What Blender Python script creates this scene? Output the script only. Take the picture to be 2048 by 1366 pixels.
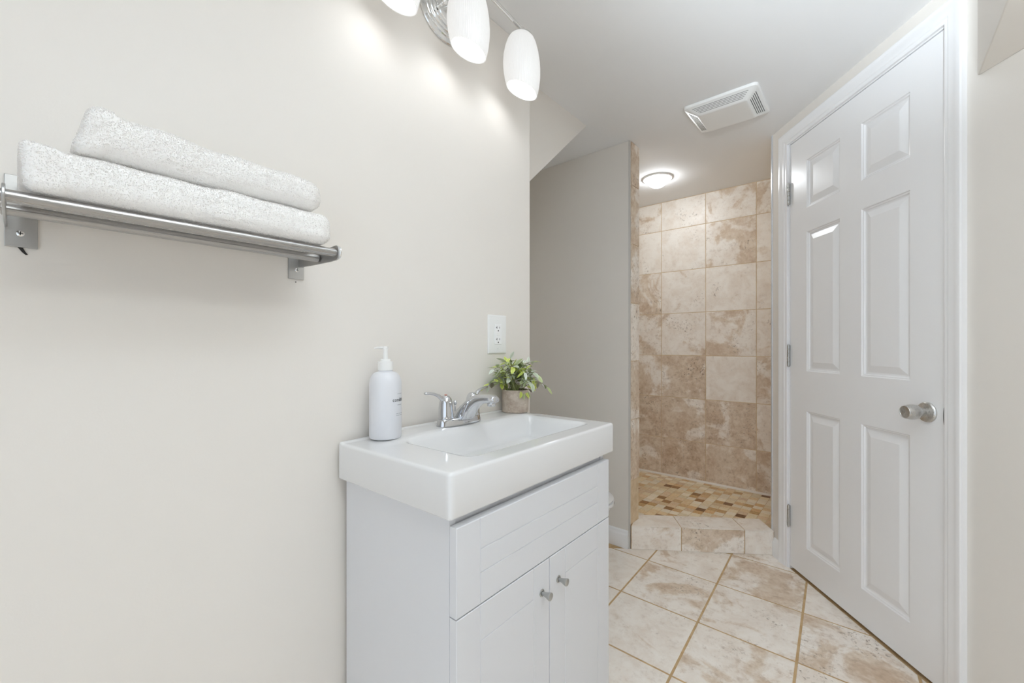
import bpy, bmesh, math, random
import numpy as np
from mathutils import Vector, Matrix

# ------------------------------------------------------------------ clear
for o in list(bpy.data.objects):
    bpy.data.objects.remove(o, do_unlink=True)
scene = bpy.context.scene
COL = scene.collection
PI = math.pi
CEIL = 2.1655

# ------------------------------------------------------------------ camera
cam_d = bpy.data.cameras.new('camera')
cam_d.sensor_width = 36.0
cam_d.lens = 843.92 / 2048 * 36.0
cam_d.shift_y = (691.97 - 683.0) / 2048
cam_d.clip_start = 0.02
cam = bpy.data.objects.new('camera', cam_d)
cam.location = (0.9626, 0.0, 1.0763)
cam.rotation_euler = (PI / 2, 0, math.radians(40.42))
COL.objects.link(cam)
scene.camera = cam

# ------------------------------------------------------------------ world: daylight as fill, entering by the opening added behind the camera
WORLD_S = 1.2          # fill daylight beyond the added opening
world = bpy.data.worlds.new('daylight')
scene.world = world
world.use_nodes = True
bg = world.node_tree.nodes['Background']
bg.inputs[0].default_value = (0.79, 0.89, 1.0, 1)
bg.inputs[1].default_value = WORLD_S

# ------------------------------------------------------------------ exposure
vs = scene.view_settings
vs.view_transform = 'Standard'
vs.look = 'None'
vs.gamma = 1.0
vs.exposure = 0.25
vs.use_curve_mapping = False
scene.cycles.max_bounces = 14
scene.cycles.diffuse_bounces = 9
scene.cycles.glossy_bounces = 5
scene.cycles.sample_clamp_indirect = 6.0

BULB = 9.0           # emission of the vanity bulbs
SHADE = .60          # glow of the lit glass shades
DOME = 33.0            # glow of the shower ceiling lamp
FILL_W = 340.0 
# added fill spot bounced off the ceiling from behind the camera

def lamp(name, loc, watts, radius, color, kind='POINT'):
    d = bpy.data.lights.new(name, kind)
    d.energy = watts
    d.color = color
    d.shadow_soft_size = radius
    o = bpy.data.objects.new(name, d)
    o.location = loc
    COL.objects.link(o)
    return o
def fill_spot(name, watts, loc, aim, cone):
    d = bpy.data.lights.new(name, 'SPOT')
    d.energy = watts; d.spot_size = math.radians(cone); d.spot_blend = 1.0; d.shadow_soft_size = .08; d.color = (.80, .905, 1.0)
    o = bpy.data.objects.new(name, d)
    o.location = loc
    o.rotation_euler = (Vector(aim) - Vector(loc)).to_track_quat('-Z', 'Y').to_euler()
    COL.objects.link(o)
fill_spot('ceiling_bounce_fill', FILL_W, (1.20, -.25, 1.50), (1.22, .46, CEIL), 78)

# ------------------------------------------------------------------ materials
def srgb(r, g, b):
    def f(c):
        c /= 255.0
        return c / 12.92 if c <= 0.04045 else ((c + 0.055) / 1.055) ** 2.4
    return (f(r), f(g), f(b), 1.0)

class Nt:
    """small node-tree writer"""
    def __init__(s, name):
        s.m = bpy.data.materials.new(name)
        s.m.use_nodes = True
        s.t = s.m.node_tree
        s.b = s.t.nodes['Principled BSDF']
    def n(s, kind, **kw):
        x = s.t.nodes.new(kind)
        for k, v in kw.items():
            setattr(x, k, v)
        return x
    def l(s, a, b):
        s.t.links.new(a, b)
    def val(s, node, key, v):
        if hasattr(v, 'node'):
            s.l(v, node.inputs[key])
        else:
            node.inputs[key].default_value = v
    def math(s, op, a, b=0.0, clamp=False):
        x = s.n('ShaderNodeMath', operation=op, use_clamp=clamp)
        s.val(x, 0, a); s.val(x, 1, b)
        return x.outputs[0]
    def mix(s, fac, a, b, blend='MIX'):
        x = s.n('ShaderNodeMix', data_type='RGBA', blend_type=blend)
        s.val(x, 0, fac); s.val(x, 6, a); s.val(x, 7, b)
        return x.outputs[2]
    def noise(s, vec, scale, detail=4, rough=.55, dist=0.0):
        x = s.n('ShaderNodeTexNoise')
        if vec is not None: s.l(vec, x.inputs['Vector'])
        x.inputs['Scale'].default_value = scale
        x.inputs['Detail'].default_value = detail
        x.inputs['Roughness'].default_value = rough
        x.inputs['Distortion'].default_value = dist
        return x.outputs[0]
    def remap(s, v, a, b, c=0.0, d=1.0, kind='SMOOTHSTEP'):
        x = s.n('ShaderNodeMapRange', interpolation_type=kind)
        s.val(x, 0, v); s.val(x, 1, a); s.val(x, 2, b); s.val(x, 3, c); s.val(x, 4, d)
        return x.outputs[0]
    def obj(s):
        return s.n('ShaderNodeTexCoord').outputs['Object']
    def bump(s, h, strength, dist=0.001):
        x = s.n('ShaderNodeBump')
        x.inputs['Strength'].default_value = strength
        x.inputs['Distance'].default_value = dist
        s.l(h, x.inputs['Height'])
        s.l(x.outputs[0], s.b.inputs['Normal'])

def plain(name, col, rough=.5, metal=0.0, spec=.5, coat=0.0, bump=None):
    k = Nt(name)
    k.b.inputs['Base Color'].default_value = col
    k.b.inputs['Roughness'].default_value = rough
    k.b.inputs['Metallic'].default_value = metal
    k.b.inputs['Specular IOR Level'].default_value = spec
    k.b.inputs['Coat Weight'].default_value = coat
    k.b.inputs['Coat Roughness'].default_value = .08
    if bump:
        k.bump(k.noise(k.obj(), bump[0], 3), bump[1], bump[2])
    return k.m

def paint(name, col, rough=.55, scale=260, amount=.16):
    """rolled wall paint: very fine orange-peel relief and a trace of tonal drift"""
    k = Nt(name)
    o = k.obj()
    drift = k.remap(k.noise(o, 1.6, 2), .3, .7, .975, 1.0)
    c = k.n('ShaderNodeVectorMath', operation='SCALE')
    c.inputs[0].default_value = col[:3]
    k.l(drift, c.inputs['Scale'])
    k.l(c.outputs[0], k.b.inputs['Base Color'])
    k.b.inputs['Roughness'].default_value = rough
    k.b.inputs['Specular IOR Level'].default_value = .3
    k.bump(k.noise(o, scale, 3), amount, .0006)
    return k.m

M = {}
M['wall'] = paint('wall_paint', srgb(231, 226, 219))
M['ceiling'] = paint('ceiling_paint', srgb(238, 238, 238), .8)
M['trim'] = plain('gloss_trim_paint', srgb(245, 245, 246), .22, bump=(60, .05, .0005))
M['vanity'] = plain('vanity_lacquer', srgb(219, 220, 223), .38)
M['porcelain'] = plain('porcelain', srgb(226, 226, 226), .09, coat=.4)
M['plastic'] = plain('white_plastic', srgb(238, 238, 236), .35)
M['bottle'] = plain('bottle_plastic', srgb(224, 225, 229), .28)
M['chrome'] = plain('chrome', (.66, .67, .69, 1), .05, 1.0)
M['chrome_soft'] = plain('polished_nickel', (.8, .8, .79, 1), .14, 1.0)
M['dark'] = plain('dark_recess', srgb(38, 36, 34), .7)
M['slot'] = plain('vent_slot', srgb(84, 84, 84), .7)
M['print'] = plain('dark_print', srgb(52, 52, 58), .6)
M['print_light'] = plain('pale_print', srgb(160, 162, 168), .6)
M['grey_edge'] = plain('grey_edge_strip', srgb(202, 199, 194), .5)
M['caulk'] = plain('white_caulk', srgb(238, 232, 224), .4)
M['red'] = plain('hot_mark', srgb(190, 110, 90), .3)

def brushed(name, col, axis_scale, rough):
    k = Nt(name)
    mp = k.n('ShaderNodeMapping')
    mp.inputs['Scale'].default_value = axis_scale
    k.l(k.obj(), mp.inputs['Vector'])
    nz = k.noise(mp.outputs[0], 1.0, 4)
    k.b.inputs['Base Color'].default_value = col
    k.b.inputs['Metallic'].default_value = 1.0
    k.l(k.remap(nz, .3, .7, rough - .06, rough + .08), k.b.inputs['Roughness'])
    k.bump(nz, .08, .0004)
    return k.m
M['steel'] = brushed('brushed_steel', (.43, .42, .41, 1), (900, 8, 900), .3)
M['steel_plate'] = brushed('brushed_plate', (.52, .52, .515, 1), (300, 12, 900), .34)
M['knob'] = brushed('satin_nickel', (.60, .59, .57, 1), (700, 700, 60), .3)
M['dark_metal'] = plain('dark_nickel', (.16, .16, .155, 1), .4, 1.0)
M['small_knob'] = plain('aged_nickel', (.5, .5, .485, 1), .34, 1.0)

def towel_mat(name, lo):
    k = Nt(name)
    o = k.obj()
    nz = k.noise(o, 420, 3)
    k.l(k.mix(k.remap(nz, .3, .7), srgb(*lo), srgb(247, 246, 244)), k.b.inputs['Base Color'])
    k.b.inputs['Roughness'].default_value = .95
    k.b.inputs['Specular IOR Level'].default_value = .1
    k.b.inputs['Sheen Weight'].default_value = .25
    k.bump(k.noise(o, 260, 4, .7), .12, .0015)
    return k.m
M['towel'] = towel_mat('terry_cotton', (243, 242, 240))
def pile_mat():
    k = Nt('terry_loops')
    d = k.n('ShaderNodeBsdfDiffuse'); d.inputs['Color'].default_value = srgb(244, 242, 240)
    t = k.n('ShaderNodeBsdfTranslucent'); t.inputs['Color'].default_value = srgb(244, 242, 240)
    m = k.n('ShaderNodeMixShader'); m.inputs[0].default_value = .5
    k.l(d.outputs[0], m.inputs[1]); k.l(t.outputs[0], m.inputs[2])
    out = [n for n in k.t.nodes if n.type == 'OUTPUT_MATERIAL'][0]
    k.l(m.outputs[0], out.inputs['Surface'])
    k.t.nodes.remove(k.b)
    return k.m
M['pile'] = pile_mat()

def door_paint():
    k = Nt('moulded_door_paint')
    o = k.obj()
    mp = k.n('ShaderNodeMapping')
    mp.inputs['Scale'].default_value = (110, 110, 5)
    k.l(o, mp.inputs['Vector'])
    grain = k.noise(mp.outputs[0], 1.0, 5, .65, 1.2)
    k.b.inputs['Base Color'].default_value = srgb(245, 245, 246)
    k.b.inputs['Roughness'].default_value = .27
    k.bump(grain, .16, .0008)
    return k.m
M['door'] = door_paint()

def stone_tile():
    """printed travertine: cream ground, tan clouds with crisp borders, brown pitting; attribute tile = (tone, seed, seed)"""
    k = Nt('travertine_tile')
    at = k.n('ShaderNodeAttribute', attribute_name='tile')
    sep = k.n('ShaderNodeSeparateColor')
    k.l(at.outputs['Color'], sep.inputs[0])
    tone, s1, s2 = sep.outputs[0], sep.outputs[1], sep.outputs[2]
    off = k.n('ShaderNodeCombineXYZ')
    k.l(k.math('MULTIPLY', s1, 41.0), off.inputs[0])
    k.l(k.math('MULTIPLY', s2, 67.0), off.inputs[1])
    k.l(k.math('MULTIPLY', s1, 23.0), off.inputs[2])
    add = k.n('ShaderNodeVectorMath', operation='ADD')
    k.l(k.obj(), add.inputs[0]); k.l(off.outputs[0], add.inputs[1])
    v = add.outputs[0]
    cloud = k.noise(v, 4.2, 7, .58, .9)
    veil = k.noise(v, 9.0, 8, .66, .5)
    pit = k.noise(v, 68, 6, .72)
    where = k.noise(v, 6.0, 3, .5, .4)
    grain = k.noise(v, 240, 3, .6)
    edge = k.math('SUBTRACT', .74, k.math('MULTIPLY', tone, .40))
    fleck = k.noise(v, 30, 9, .82)
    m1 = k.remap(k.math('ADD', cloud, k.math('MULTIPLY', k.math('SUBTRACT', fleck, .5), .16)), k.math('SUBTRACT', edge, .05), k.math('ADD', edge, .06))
    cream = k.mix(k.remap(veil, .35, .7), srgb(250, 244, 236), srgb(237, 226, 214))
    tan = k.mix(k.remap(veil, .36, .68), srgb(222, 204, 182), srgb(196, 168, 138))
    c = k.mix(k.math('MULTIPLY', m1, .8), cream, tan)
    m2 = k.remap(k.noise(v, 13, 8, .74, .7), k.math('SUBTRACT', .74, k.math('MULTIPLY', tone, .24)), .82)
    c = k.mix(k.math('MULTIPLY', m2, .7), c, srgb(146, 112, 80))
    c = k.mix(k.math('MULTIPLY', k.remap(fleck, .50, .66), k.math('ADD', .08, k.math('MULTIPLY', tone, .56))), c, srgb(158, 128, 98))
    c = k.mix(k.math('MULTIPLY', k.remap(fleck, .50, .36), .35), c, srgb(246, 240, 232))
    holes = k.math('MULTIPLY', k.remap(pit, .555, .635), k.remap(where, k.math('SUBTRACT', .62, k.math('MULTIPLY', tone, .28)), .72))
    c = k.mix(k.math('MULTIPLY', holes, .8), c, srgb(112, 86, 62))
    c = k.mix(.5, c, k.mix(k.remap(grain, .3, .7), srgb(176, 175, 174), srgb(198, 198, 198)), 'OVERLAY')
    k.l(c, k.b.inputs['Base Color'])
    k.b.inputs['Roughness'].default_value = .36
    k.b.inputs['Specular IOR Level'].default_value = .4
    k.bump(k.math('SUBTRACT', k.math('MULTIPLY', veil, .6), holes), .25, .0012)
    return k.m
M['stone'] = stone_tile()

def grout(name, a, b):
    k = Nt(name)
    nz = k.noise(k.obj(), 24, 5)
    k.l(k.mix(k.remap(nz, .3, .7), srgb(*a), srgb(*b)), k.b.inputs['Base Color'])
    k.b.inputs['Roughness'].default_value = .9
    k.bump(k.noise(k.obj(), 600, 2), .3, .0008)
    return k.m
M['grout'] = grout('tan_grout', (206, 178, 138), (188, 156, 112))
M['grout_wall'] = grout('pale_grout', (222, 202, 172), (206, 182, 148))

def attr_mat(name, rough, var):
    k = Nt(name)
    at = k.n('ShaderNodeAttribute', attribute_name='tile')
    nz = k.noise(k.obj(), 70, 6, .65)
    c = k.mix(var, at.outputs['Color'], k.mix(k.remap(nz, .3, .7), srgb(142, 134, 124), srgb(206, 204, 200)), 'OVERLAY')
    k.l(c, k.b.inputs['Base Color'])
    k.b.inputs['Roughness'].default_value = rough
    k.bump(nz, .2, .001)
    return k.m
M['mosaic'] = attr_mat('mosaic_stone', .4, .55)

def leaf_mat():
    k = Nt('leaf')
    at = k.n('ShaderNodeAttribute', attribute_name='tile')
    k.l(at.outputs['Color'], k.b.inputs['Base Color'])
    k.b.inputs['Roughness'].default_value = .42
    k.b.inputs['Subsurface Weight'].default_value = .0
    return k.m
M['leaf'] = leaf_mat()
M['stem'] = plain('stem', srgb(128, 136, 84), .6)
def pot_mat():
    k = Nt('weathered_pot')
    o = k.obj()
    a = k.noise(o, 30, 6, .7)
    b = k.noise(o, 130, 4, .7)
    c = k.mix(k.remap(a, .35, .68), srgb(196, 184, 171), srgb(164, 148, 134))
    c = k.mix(k.remap(b, .58, .72), c, srgb(206, 198, 188))
    k.l(c, k.b.inputs['Base Color'])
    k.b.inputs['Roughness'].default_value = .85
    k.bump(b, .35, .0012)
    return k.m
M['pot'] = pot_mat()
M['soil'] = plain('soil', srgb(84, 72, 58), .95, bump=(120, .6, .003))

def glow(name, col, strength, base=(.85, .85, .85, 1), rough=.3):
    k = Nt(name)
    k.b.inputs['Base Color'].default_value = base
    k.b.inputs['Roughness'].default_value = rough
    k.b.inputs['Emission Color'].default_value = col
    k.b.inputs['Emission Strength'].default_value = strength
    return k.m
M['bulb'] = glow('lit_bulb', (.95, .975, 1, 1), BULB)
M['shade'] = glow('lit_opal_glass', (1, .985, .96, 1), SHADE * .62, (.55, .55, .55, 1), .22)
M['dome'] = glow('lit_dome_glass', (.91, .96, 1, 1), DOME)

# ------------------------------------------------------------------ mesh builder
class MB:
    def __init__(s):
        s.v, s.f, s.mi = [], [], []
    def add(s, vs_, fs, mat=0):
        o = len(s.v)
        s.v += [tuple(p) for p in vs_]
        s.f += [tuple(i + o for i in q) for q in fs]
        s.mi += [mat] * len(fs)
        return s
    def box(s, lo, hi, mat=0):
        x0, y0, z0 = lo; x1, y1, z1 = hi
        return s.add([(x0, y0, z0), (x1, y0, z0), (x1, y1, z0), (x0, y1, z0), (x0, y0, z1), (x1, y0, z1), (x1, y1, z1), (x0, y1, z1)],
                     [(0, 3, 2, 1), (4, 5, 6, 7), (0, 1, 5, 4), (1, 2, 6, 5), (2, 3, 7, 6), (3, 0, 4, 7)], mat)
    def prism(s, poly, h0, h1, axes='xyz', mat=0):
        """poly: 2-D points on the first two of AXES, extruded along the third"""
        idx = ['xyz'.index(c) for c in axes]
        n = len(poly)
        pts = []
        for h in (h0, h1):
            for a, b in poly:
                p = [0, 0, 0]; p[idx[0]], p[idx[1]], p[idx[2]] = a, b, h
                pts.append(p)
        fs = [tuple(range(n - 1, -1, -1)), tuple(range(n, 2 * n))] + [(i, (i + 1) % n, n + (i + 1) % n, n + i) for i in range(n)]
        return s.add(pts, fs, mat)
    def rings(s, rings, close_u=True, cap0=True, cap1=True, mat=0):
        n = len(rings[0]); o = len(s.v); fs = []
        for r in range(len(rings) - 1):
            for i in range(n if close_u else n - 1):
                j = (i + 1) % n
                fs.append((r * n + i, r * n + j, (r + 1) * n + j, (r + 1) * n + i))
        if cap0: fs.append(tuple(range(n - 1, -1, -1)))
        if cap1: fs.append(tuple(range((len(rings) - 1) * n, len(rings) * n)))
        return s.add([p for r in rings for p in r], fs, mat)
    def lathe(s, prof, center=(0, 0, 0), axis='z', n=48, mat=0, cap0=True, cap1=True):
        rs = []
        for r, h in prof:
            ring = []
            for i in range(n):
                a = 2 * PI * i / n
                c, d = r * math.cos(a), r * math.sin(a)
                p = {'z': (c, d, h), 'x': (h, c, d), 'y': (d, h, c)}[axis]
                ring.append((p[0] + center[0], p[1] + center[1], p[2] + center[2]))
            rs.append(ring)
        return s.rings(rs, True, cap0, cap1, mat)
    def tube(s, path, rad, n=16, mat=0, flat=1.0):
        """round tube along a path; rad a number or a list; FLAT squashes the second cross axis"""
        path = [Vector(p) for p in path]
        rs = []
        up = Vector((0, 0, 1))
        for i, p in enumerate(path):
            d = (path[min(i + 1, len(path) - 1)] - path[max(i - 1, 0)]).normalized()
            a = d.cross(up)
            if a.length < 1e-4: a = d.cross(Vector((1, 0, 0)))
            a.normalize(); b = a.cross(d).normalized()
            r = rad[i] if isinstance(rad, (list, tuple)) else rad
            rs.append([tuple(p + a * r * math.cos(2 * PI * k / n) + b * r * flat * math.sin(2 * PI * k / n)) for k in range(n)])
        return s.rings(rs, True, True, True, mat)
    def xf(s, fn):
        s.v = [tuple(fn(*p)) for p in s.v]
        return s
    def build(s, name, mat, parent=None, bevel=0.0, segs=2, smooth=True, angle=38, weld=False):
        me = bpy.data.meshes.new(name)
        me.from_pydata(s.v, [], s.f)
        for m in (mat if isinstance(mat, (list, tuple)) else [mat]):
            me.materials.append(m)
        if any(s.mi): me.polygons.foreach_set('material_index', s.mi)
        bm = bmesh.new(); bm.from_mesh(me)
        if weld: bmesh.ops.remove_doubles(bm, verts=bm.verts, dist=1e-6)
        bmesh.ops.recalc_face_normals(bm, faces=bm.faces)
        bm.to_mesh(me); bm.free()
        if smooth:
            me.polygons.foreach_set('use_smooth', [True] * len(me.polygons))
            me.set_sharp_from_angle(angle=math.radians(angle))
        me.update()
        o = bpy.data.objects.new(name, me)
        COL.objects.link(o)
        if parent is not None: o.parent = parent
        if bevel:
            b = o.modifiers.new('edge', 'BEVEL')
            b.width = bevel; b.segments = segs; b.limit_method = 'ANGLE'; b.angle_limit = math.radians(40)
            b.harden_normals = True
        return o

def tag(o, label, cat, group=None, kind=None):
    o['label'] = label; o['category'] = cat
    if group: o['group'] = group
    if kind: o['kind'] = kind
    return o
def thing(name, label, cat, loc=(0, 0, 0), rz=0.0, group=None, kind=None):
    o = bpy.data.objects.new(name, None)
    o.empty_display_size = .05
    o.location = loc; o.rotation_euler = (0, 0, rz)
    COL.objects.link(o)
    return tag(o, label, cat, group, kind)
def struct(o, label, cat):
    return tag(o, label, cat, None, 'structure')
def smooth01(t):
    t = min(1.0, max(0.0, t)); return t * t * (3 - 2 * t)

# ------------------------------------------------------------------ door-wall frame (corner P0, along W, into the room N)
P0 = Vector((0.5743, 2.5360)); W = Vector((0.6247, -0.7808)); N = Vector((-0.7808, -0.6247))
DRZ = math.atan2(W.y, W.x)
def dw(s_, off, z):
    p = P0 + W * s_ + N * off
    return (p.x, p.y, z)
def dprism(mb, s0, s1, o0, o1, z0, z1, mat=0):
    a = [dw(s0, o0, 0)[:2], dw(s1, o0, 0)[:2], dw(s1, o1, 0)[:2], dw(s0, o1, 0)[:2]]
    return mb.prism(a, z0, z1, 'xyz', mat)

# ------------------------------------------------------------------ tiles
rng = random.Random(7)
def tile_mesh(name, polys, attrs, mat, parent, origin, ux, uy, nrm, h=.0015, ch=.0011):
    """polys: convex polygons in (u, v); each becomes one raised tile with chamfered rim; attrs: one colour per tile"""
    ux, uy, nrm, origin = Vector(ux), Vector(uy), Vector(nrm), Vector(origin)
    V, F, A = [], [], []
    for poly, at in zip(polys, attrs):
        n = len(poly); o = len(V)
        cx = sum(p[0] for p in poly) / n; cy = sum(p[1] for p in poly) / n
        for lvl in (0, 1, 2):
            for (a, b) in poly:
                if lvl == 2:
                    d = math.hypot(a - cx, b - cy)
                    k = max(0.0, 1 - ch * 1.5 / max(d, 1e-6))
                    a, b = cx + (a - cx) * k, cy + (b - cy) * k
                z = (0, h - ch * .8, h)[lvl]
                V.append(tuple(origin + ux * a + uy * b + nrm * z)); A.append(at)
        for lvl in (0, 1):
            for i in range(n):
                j = (i + 1) % n
                F.append((o + lvl * n + i, o + lvl * n + j, o + (lvl + 1) * n + j, o + (lvl + 1) * n + i))
        F.append(tuple(o + 2 * n + i for i in range(n)))
    me = bpy.data.meshes.new(name)
    me.from_pydata(V, [], F)
    me.materials.append(mat)
    ca = me.attributes.new('tile', 'FLOAT_COLOR', 'POINT')
    ca.data.foreach_set('color', [c for a in A for c in (a[0], a[1], a[2], 1.0)])
    bm = bmesh.new(); bm.from_mesh(me); bmesh.ops.recalc_face_normals(bm, faces=bm.faces); bm.to_mesh(me); bm.free()
    o = bpy.data.objects.new(name, me); COL.objects.link(o)
    if parent is not None: o.parent = parent
    return o
def clip(poly, a, b, c):
    """keep the side a*u + b*v <= c"""
    out = []
    for i in range(len(poly)):
        p, q = poly[i], poly[(i + 1) % len(poly)]
        dp, dq = a * p[0] + b * p[1] - c, a * q[0] + b * q[1] - c
        if dp <= 0: out.append(p)
        if dp * dq < 0:
            t = dp / (dp - dq)
            out.append((p[0] + (q[0] - p[0]) * t, p[1] + (q[1] - p[1]) * t))
    return out
def area(p):
    return abs(sum(p[i][0] * p[(i + 1) % len(p)][1] - p[(i + 1) % len(p)][0] * p[i][1] for i in range(len(p)))) / 2 if len(p) > 2 else 0
def seed(tone):
    return (min(1, max(0, tone)), rng.random(), rng.random())

# ------------------------------------------------------------------ floor
fl = struct(MB().box((-.9, -1.0, -.06), (3.5, 3.3, 0)).build('floor', M['grout'], smooth=False), 'tan grouted stone tile floor of the bathroom', 'floor')
G = .0042; TX, TY, SH = .3215, .3352, -.050
polys, attrs = [], []
tone_at = {(0, 1): .62, (1, 1): .22, (0, 2): .5, (1, 2): .28, (2, 1): .62, (2, 0): .35, (1, 0): .66, (0, 0): .45, (-1, 0): .5, (-1, 1): .3, (2, 2): .2, (1, 3): .4}
for i in range(-5, 9):
    for j in range(-8, 5):
        x0, x1 = .4385 + i * TX + G, .4385 + (i + 1) * TX - G
        y0, y1 = 1.7195 + j * TY + G, 1.7195 + (j + 1) * TY - G
        q = [(x + SH * (y - 1.9), y) for x, y in ((x0, y0), (x1, y0), (x1, y1), (x0, y1))]
        q = clip(q, -1, 0, .68); q = clip(q, 0, 1, 2.62); q = clip(q, 0, -1, .98)
        # stop at the door wall, the curb and the alcove end wall
        q = clip(q, -N.x, -N.y, -(N.x * P0.x + N.y * P0.y) + .0) if q else q
        q = clip(q, -.5766, .817, -.5766 * -.006 + .817 * 2.110) if q else q
        if len(q) > 2 and area(q) > 2e-4:
            polys.append(q); attrs.append(seed(tone_at.get((i, j), rng.uniform(.15, .6))))
tile_mesh('floor_tile', polys, attrs, M['stone'], fl, (0, 0, 0), (1, 0, 0), (0, 1, 0), (0, 0, 1), .0022)

# ------------------------------------------------------------------ ceiling and painted walls
struct(MB().box((-.9, -1.0, CEIL), (3.5, 3.3, CEIL + .06)).build('ceiling', M['ceiling'], smooth=False), 'flat pale grey painted ceiling', 'ceiling')
wl = struct(MB().box((-.1105, -1.0, 0), (0, 1.2331, CEIL)).build('wall_left', M['wall'], bevel=.003), 'warm off-white wall behind the vanity and towel rack', 'wall')
struct(MB().box((0, -1.12, 0), (.45, -1.0, CEIL)).box((2.40, -1.12, 0), (3.4, -1.0, CEIL)).box((.45, -1.12, 2.04), (2.40, -1.0, CEIL)).build('wall_back', M['wall'], smooth=False), 'painted wall behind the camera with an opening added for fill light', 'wall')  # unseen; opening placed and widened to let fill light in
SL = .9027
ysl = 1.8265
wedge = MB()
ye = 1.05
ze = CEIL - SL * (ysl - ye)
wedge.add([(-.1105, ye, CEIL), (-.1105, ysl, CEIL), (-.1105, ye, ze), (-.80, ye, CEIL), (-.80, ysl, CEIL), (-.80, ye, ze)],
          [(0, 2, 1)], 0)
wedge.add([(-.1105, ysl, CEIL), (-.1105, ye, ze), (-.80, ye, ze), (-.80, ysl, CEIL)], [(0, 1, 2, 3)], 1)
wedge.add([(-.1105, ye, CEIL), (-.1105, ye, ze), (-.80, ye, ze), (-.80, ye, CEIL)], [(0, 1, 2, 3)], 0)
struct(wedge.build('wall_stair', [M['wall'], M['ceiling']], smooth=False), 'sloping boxed underside of a staircase above the toilet alcove', 'wall')
struct(MB().box((-.80, .93, 0), (-.70, 3.3, CEIL)).build('wall_alcove', M['wall'], smooth=False), 'painted wall at the back of the toilet alcove', 'wall')
struct(MB().box((-.70, .95, 0), (-.1105, 1.05, CEIL)).build('wall_partition', M['wall'], smooth=False), 'painted partition closing the near end of the toilet alcove', 'wall')
wn = struct(MB().box((-.70, 2.1057, 0), (-.0185, 2.2157, CEIL)).build('wall_end', M['wall'], bevel=.002), 'painted end wall of the toilet alcove beside the shower', 'wall')
# tiled end cap of that wall (faces the shower opening)
capj = [.028, .3597, .683, .9954, 1.3052, 1.6203, 1.935, CEIL]
polys, attrs = [], []
for a, b in zip(capj[:-1], capj[1:]):
    polys.append([(.016, a + .002), (.1135, a + .002), (.1135, b - .002), (.016, b - .002)])
    attrs.append(seed({.9954: .55, 1.3052: .8, .683: .7}.get(a, rng.uniform(.7, .95))))  # tones raised so the weaker light on this face is in the colour
cap = struct(MB().box((-.0185, 2.1197, .127), (-.0120, 2.2170, CEIL)).build('trim_4', M['grout_wall'], smooth=False), 'narrow strip of stone tile capping the end wall at the shower', 'tile trim')
cb = tile_mesh('cap_tile', polys[1:], attrs[1:], M['stone'], cap, (-.0120, 2.1040, 0), (0, 1, 0), (0, 0, 1), (1, 0, 0), .004)
struct(MB().box((-.0185, 2.1050, 0), (-.0110, 2.1180, CEIL)).build('trim_1', M['grey_edge'], bevel=.0015), 'grey metal corner strip between painted wall and tiled shower edge', 'trim')

# ------------------------------------------------------------------ shower
ws = struct(MB().box((-.80, 3.1786, 0), (1.4, 3.3, CEIL)).build('wall_shower', M['grout_wall'], smooth=False), 'stone tiled back wall of the shower', 'wall')
xs = [-.2519 + .3176 * k for k in range(-2, 5)]
zs = [.101, .3845, .6945, 1.0065, 1.3190, 1.6320, 1.9470, CEIL]
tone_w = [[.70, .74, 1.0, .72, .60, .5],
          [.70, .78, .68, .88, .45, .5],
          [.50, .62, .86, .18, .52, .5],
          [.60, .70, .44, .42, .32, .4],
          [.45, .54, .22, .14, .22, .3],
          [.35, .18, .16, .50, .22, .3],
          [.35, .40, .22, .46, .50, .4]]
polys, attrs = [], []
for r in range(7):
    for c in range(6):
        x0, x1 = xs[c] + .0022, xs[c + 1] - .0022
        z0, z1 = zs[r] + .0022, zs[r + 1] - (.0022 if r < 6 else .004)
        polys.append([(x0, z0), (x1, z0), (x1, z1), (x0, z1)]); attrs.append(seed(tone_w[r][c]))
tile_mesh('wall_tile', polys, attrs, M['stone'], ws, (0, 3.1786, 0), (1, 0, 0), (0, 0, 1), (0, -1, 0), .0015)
struct(MB().box((.60, 2.535, 0), (.72, 3.1786, CEIL)).build('wall_side', M['grout_wall'], smooth=False), 'side wall of the shower hidden by the door wall', 'wall')

SF = .1000
CA, CB = Vector((-.006, 2.110)), Vector((.581, 2.524))
cd = (CB - CA).normalized(); cn = Vector((-cd.y, cd.x)); CL = (CB - CA).length
pan_poly = [(-.70, 2.2157), (CA.x + cn.x * .150 - .02, 2.2157), (CB.x + cn.x * .15, CB.y + cn.y * .15), (.60, 2.56), (.60, 3.1786), (-.70, 3.1786)]
pan = struct(MB().prism(pan_poly, .02, SF).build('floor_shower', M['grout_wall'], smooth=False), 'shower floor of small cream, tan and brown mosaic squares', 'shower floor')
pal = [srgb(236, 222, 196), srgb(230, 208, 172), srgb(220, 188, 138), srgb(206, 170, 116), srgb(242, 232, 214), srgb(164, 122, 74), srgb(132, 92, 54), srgb(228, 206, 178)]
wts = [.25, .18, .12, .07, .20, .05, .03, .10]
polys, attrs = [], []
ms = .0508
for i in range(-14, 13):
    for j in range(0, 20):
        x0, y0 = i * ms + .01, 3.1786 - (j + 1) * ms
        q = [(x0 + .0013, y0 + .0013), (x0 + ms - .0013, y0 + .0013), (x0 + ms - .0013, y0 + ms - .0013), (x0 + .0013, y0 + ms - .0013)]
        q = clip(q, 1, 0, .598)
        q = clip(q, cn.x * -1, cn.y * -1, -(cn.x * CA.x + cn.y * CA.y) - .150) if q else q
        q = clip(q, -1, 0, .69) if q else q
        q = clip(q, 0, -1, -2.217) if q else q
        if len(q) > 2 and area(q) > 5e-5:
            c = rng.choices(pal, wts)[0]; f = rng.uniform(.9, 1.06)
            polys.append(q); attrs.append((c[0] * f, c[1] * f, c[2] * f))
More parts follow.
